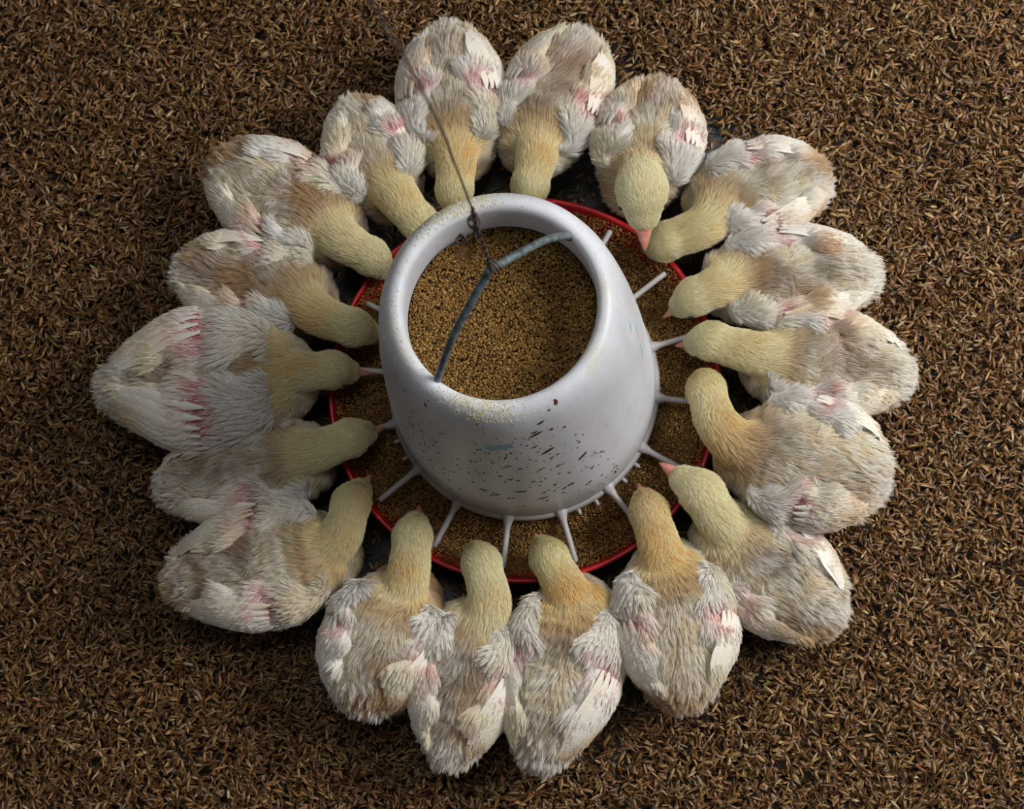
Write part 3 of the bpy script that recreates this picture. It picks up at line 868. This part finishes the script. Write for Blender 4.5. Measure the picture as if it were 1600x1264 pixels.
    # --- legs
    for s in (-1, 1):
        hip = axis(.48) + sd * s * HW * .42 - upv * (HH * .75)
        knee = hip - upv * .010 + ax * .006
        foot = np.array([*(hip[:2] - ax[:2] * .006), .011])
        lv = [tube(catmull([hip, knee, foot], 8), [.007, .006, .0045, .0036, .0034, .0034, .0036, .004], 8)]
        for da, ll in ((0, .026), (.5, .022), (-.5, .022), (math.pi, .011)):
            ca_, sa_ = math.cos(da), math.sin(da); dd = -(ax * ca_ + sd * sa_)
            lv.append(tube([foot, foot + dd * ll * .5 - upv * .0005, foot + dd * ll - upv * .0025, foot + dd * (ll + .003) - upv * .004], [.003, .0024, .0017, .0005], 6))
        vv, ff_ = merge(lv)
        mesh_obj('leg', vv, ff_, M_leg, root)
    return root

CH = [
 ('white chick at the top of the ring, its back crossed by the hanging wire', dict(tail=0.0825, T=(700, 55), S=(712, 215), neck=[(712, 252)], H=(710, 298), B=(708, 345), W=168, nape=.7, lemon=.5, grey=.45, inn=(.35, .35), stain=.25)),
 ('white chick just right of the wire-crossed one, head tucked behind the hopper lip', dict(tail=0.0275, T=(912, 66), S=(842, 212), neck=[(838, 245)], H=(828, 292), B=(822, 338), W=164, nape=.5, lemon=.5, grey=.5, inn=(.5, .4), stain=.2)),
 ('chick with a raised pale head whose pink beak rests on its neighbour', dict(tail=0.11, T=(1034, 138), S=(1002, 262), neck=[(1000, 290)], H=(1003, 298), B=(1008, 392), W=166, zh=.142, zbk=.118, head=1.3, beak=1.9, nape=.15, lemon=.35, grey=.55, inn=(.45, .4), stain=.35)),
 ('upper right chick whose low yellow head lies under the beak of the raised-headed chick', dict(tail=0, T=(1284, 280), S=(1135, 312), neck=[(1100, 352)], H=(1038, 378), B=(1005, 392), W=148, zh=.074, zbk=.040, head=1.05, nape=.35, lemon=.55, grey=.6, inn=(.55, .35), stain=.45)),
 ('right-hand chick with its pink beak near the spokes, directly above the long-necked pale one', dict(tail=0.0825, T=(1358, 430), S=(1155, 443), neck=[(1122, 448)], H=(1085, 464), B=(1032, 498), W=152, nape=.3, lemon=.4, grey=.65, inn=(.6, .5), stain=.4)),
 ('long-necked pale chick at the right of the ring, its ragged tail farthest right of all', dict(tail=0.1375, T=(1412, 590), S=(1225, 568), neck=[(1180, 552)], H=(1110, 533), B=(1052, 540), W=160, nape=.25, lemon=.45, grey=.5, inn=(.5, .6), stain=.3)),
 ('large right-hand chick with an orange neck bent sharply upwards', dict(tail=0.055, T=(1374, 750), S=(1205, 712), neck=[(1150, 690), (1118, 655)], H=(1103, 608), B=(1092, 570), W=196, zb=.012, zh=.092, nape=.75, lemon=.6, grey=.45, inn=(.5, .7), stain=.25)),
 ('lower right chick reaching from under its large neighbour, its whole pink beak showing', dict(tail=0.11, T=(1298, 972), S=(1150, 850), neck=[(1120, 805)], H=(1094, 768), B=(1030, 722), W=165, zb=-.010, zh=.092, zbk=.086, head=1.12, beak=1.65, nape=.1, lemon=.4, grey=.8, inn=(.75, .6), stain=.35)),
 ('chick at lower right with a long orange-naped neck straight towards the hopper', dict(tail=0.1925, T=(1068, 1098), S=(1046, 915), neck=[(1034, 865)], H=(1014, 800), B=(996, 750), W=176, nape=.75, lemon=.6, grey=.35, inn=(.4, .5), stain=.3)),
 ('bottom chick with a golden neck and its pink beak turned left over the pan', dict(tail=0.22, T=(842, 1188), S=(897, 965), neck=[(888, 930)], H=(858, 872), B=(832, 830), W=172, nape=.8, lemon=.7, grey=.5, inn=(.6, .35), stain=.3)),
 ('bottom chick with a pale head and grey streaked back, left of the golden-necked one', dict(tail=0.22, T=(700, 1186), S=(745, 995), neck=[(764, 945)], H=(752, 880), B=(737, 842), W=158, nape=.25, lemon=.3, grey=.85, inn=(.45, .35), stain=.35)),
 ('lower left chick with its yellow head beside a white spoke, tail pointing down-left', dict(tail=0.055, T=(562, 1104), S=(620, 955), neck=[(636, 905)], H=(645, 838), B=(656, 785), W=176, nape=.6, lemon=.5, grey=.5, inn=(.5, .5), stain=.55)),
 ('sideways lower left chick with its red-tipped beak raised against the pan', dict(tail=0.2475, T=(275, 915), S=(490, 868), neck=[(528, 842)], H=(550, 785), B=(584, 734), W=182, nape=.4, lemon=.55, grey=.6, inn=(.5, .4), stain=.3)),
 ('left-hand chick with a plain pale head, body tucked below the widest chick', dict(tail=0.1375, T=(262, 765), S=(460, 720), neck=[(498, 703)], H=(548, 684), B=(606, 665), W=158, zb=-.008, nape=.15, lemon=.4, grey=.5, inn=(.5, .5), stain=.25)),
 ('widest chick, far left, with two smooth wings meeting along its back', dict(tail=0.33, T=(172, 608), S=(415, 590), neck=[(455, 582)], H=(520, 578), B=(585, 584), W=226, zb=.012, nape=.45, lemon=.5, grey=.35, inn=(.06, .06), stain=.2)),
 ('left-hand chick with reddish bare shoulders, just above the widest chick', dict(tail=0, T=(288, 425), S=(460, 462), neck=[(500, 492)], H=(553, 512), B=(602, 528), W=152, nape=.6, lemon=.5, grey=.5, inn=(.55, .45), stain=.3)),
 ('upper left chick with stained cream wings and its head against the hopper lip', dict(tail=0.0275, T=(345, 262), S=(505, 352), neck=[(540, 378)], H=(580, 402), B=(618, 436), W=168, nape=.2, lemon=.45, grey=.6, inn=(.55, .55), stain=.7)),
 ('slim chick at upper left, fluffy white shoulders, squeezed between two larger chicks', dict(tail=0.055, T=(548, 168), S=(602, 282), neck=[(628, 316)], H=(655, 348), B=(678, 384), W=140, nape=.35, lemon=.6, grey=.5, inn=(.4, .4), stain=.6, open_=(.5, .8))),
]
for i, (lab, kw) in enumerate(CH):
    make_chick(i, lab, **kw)
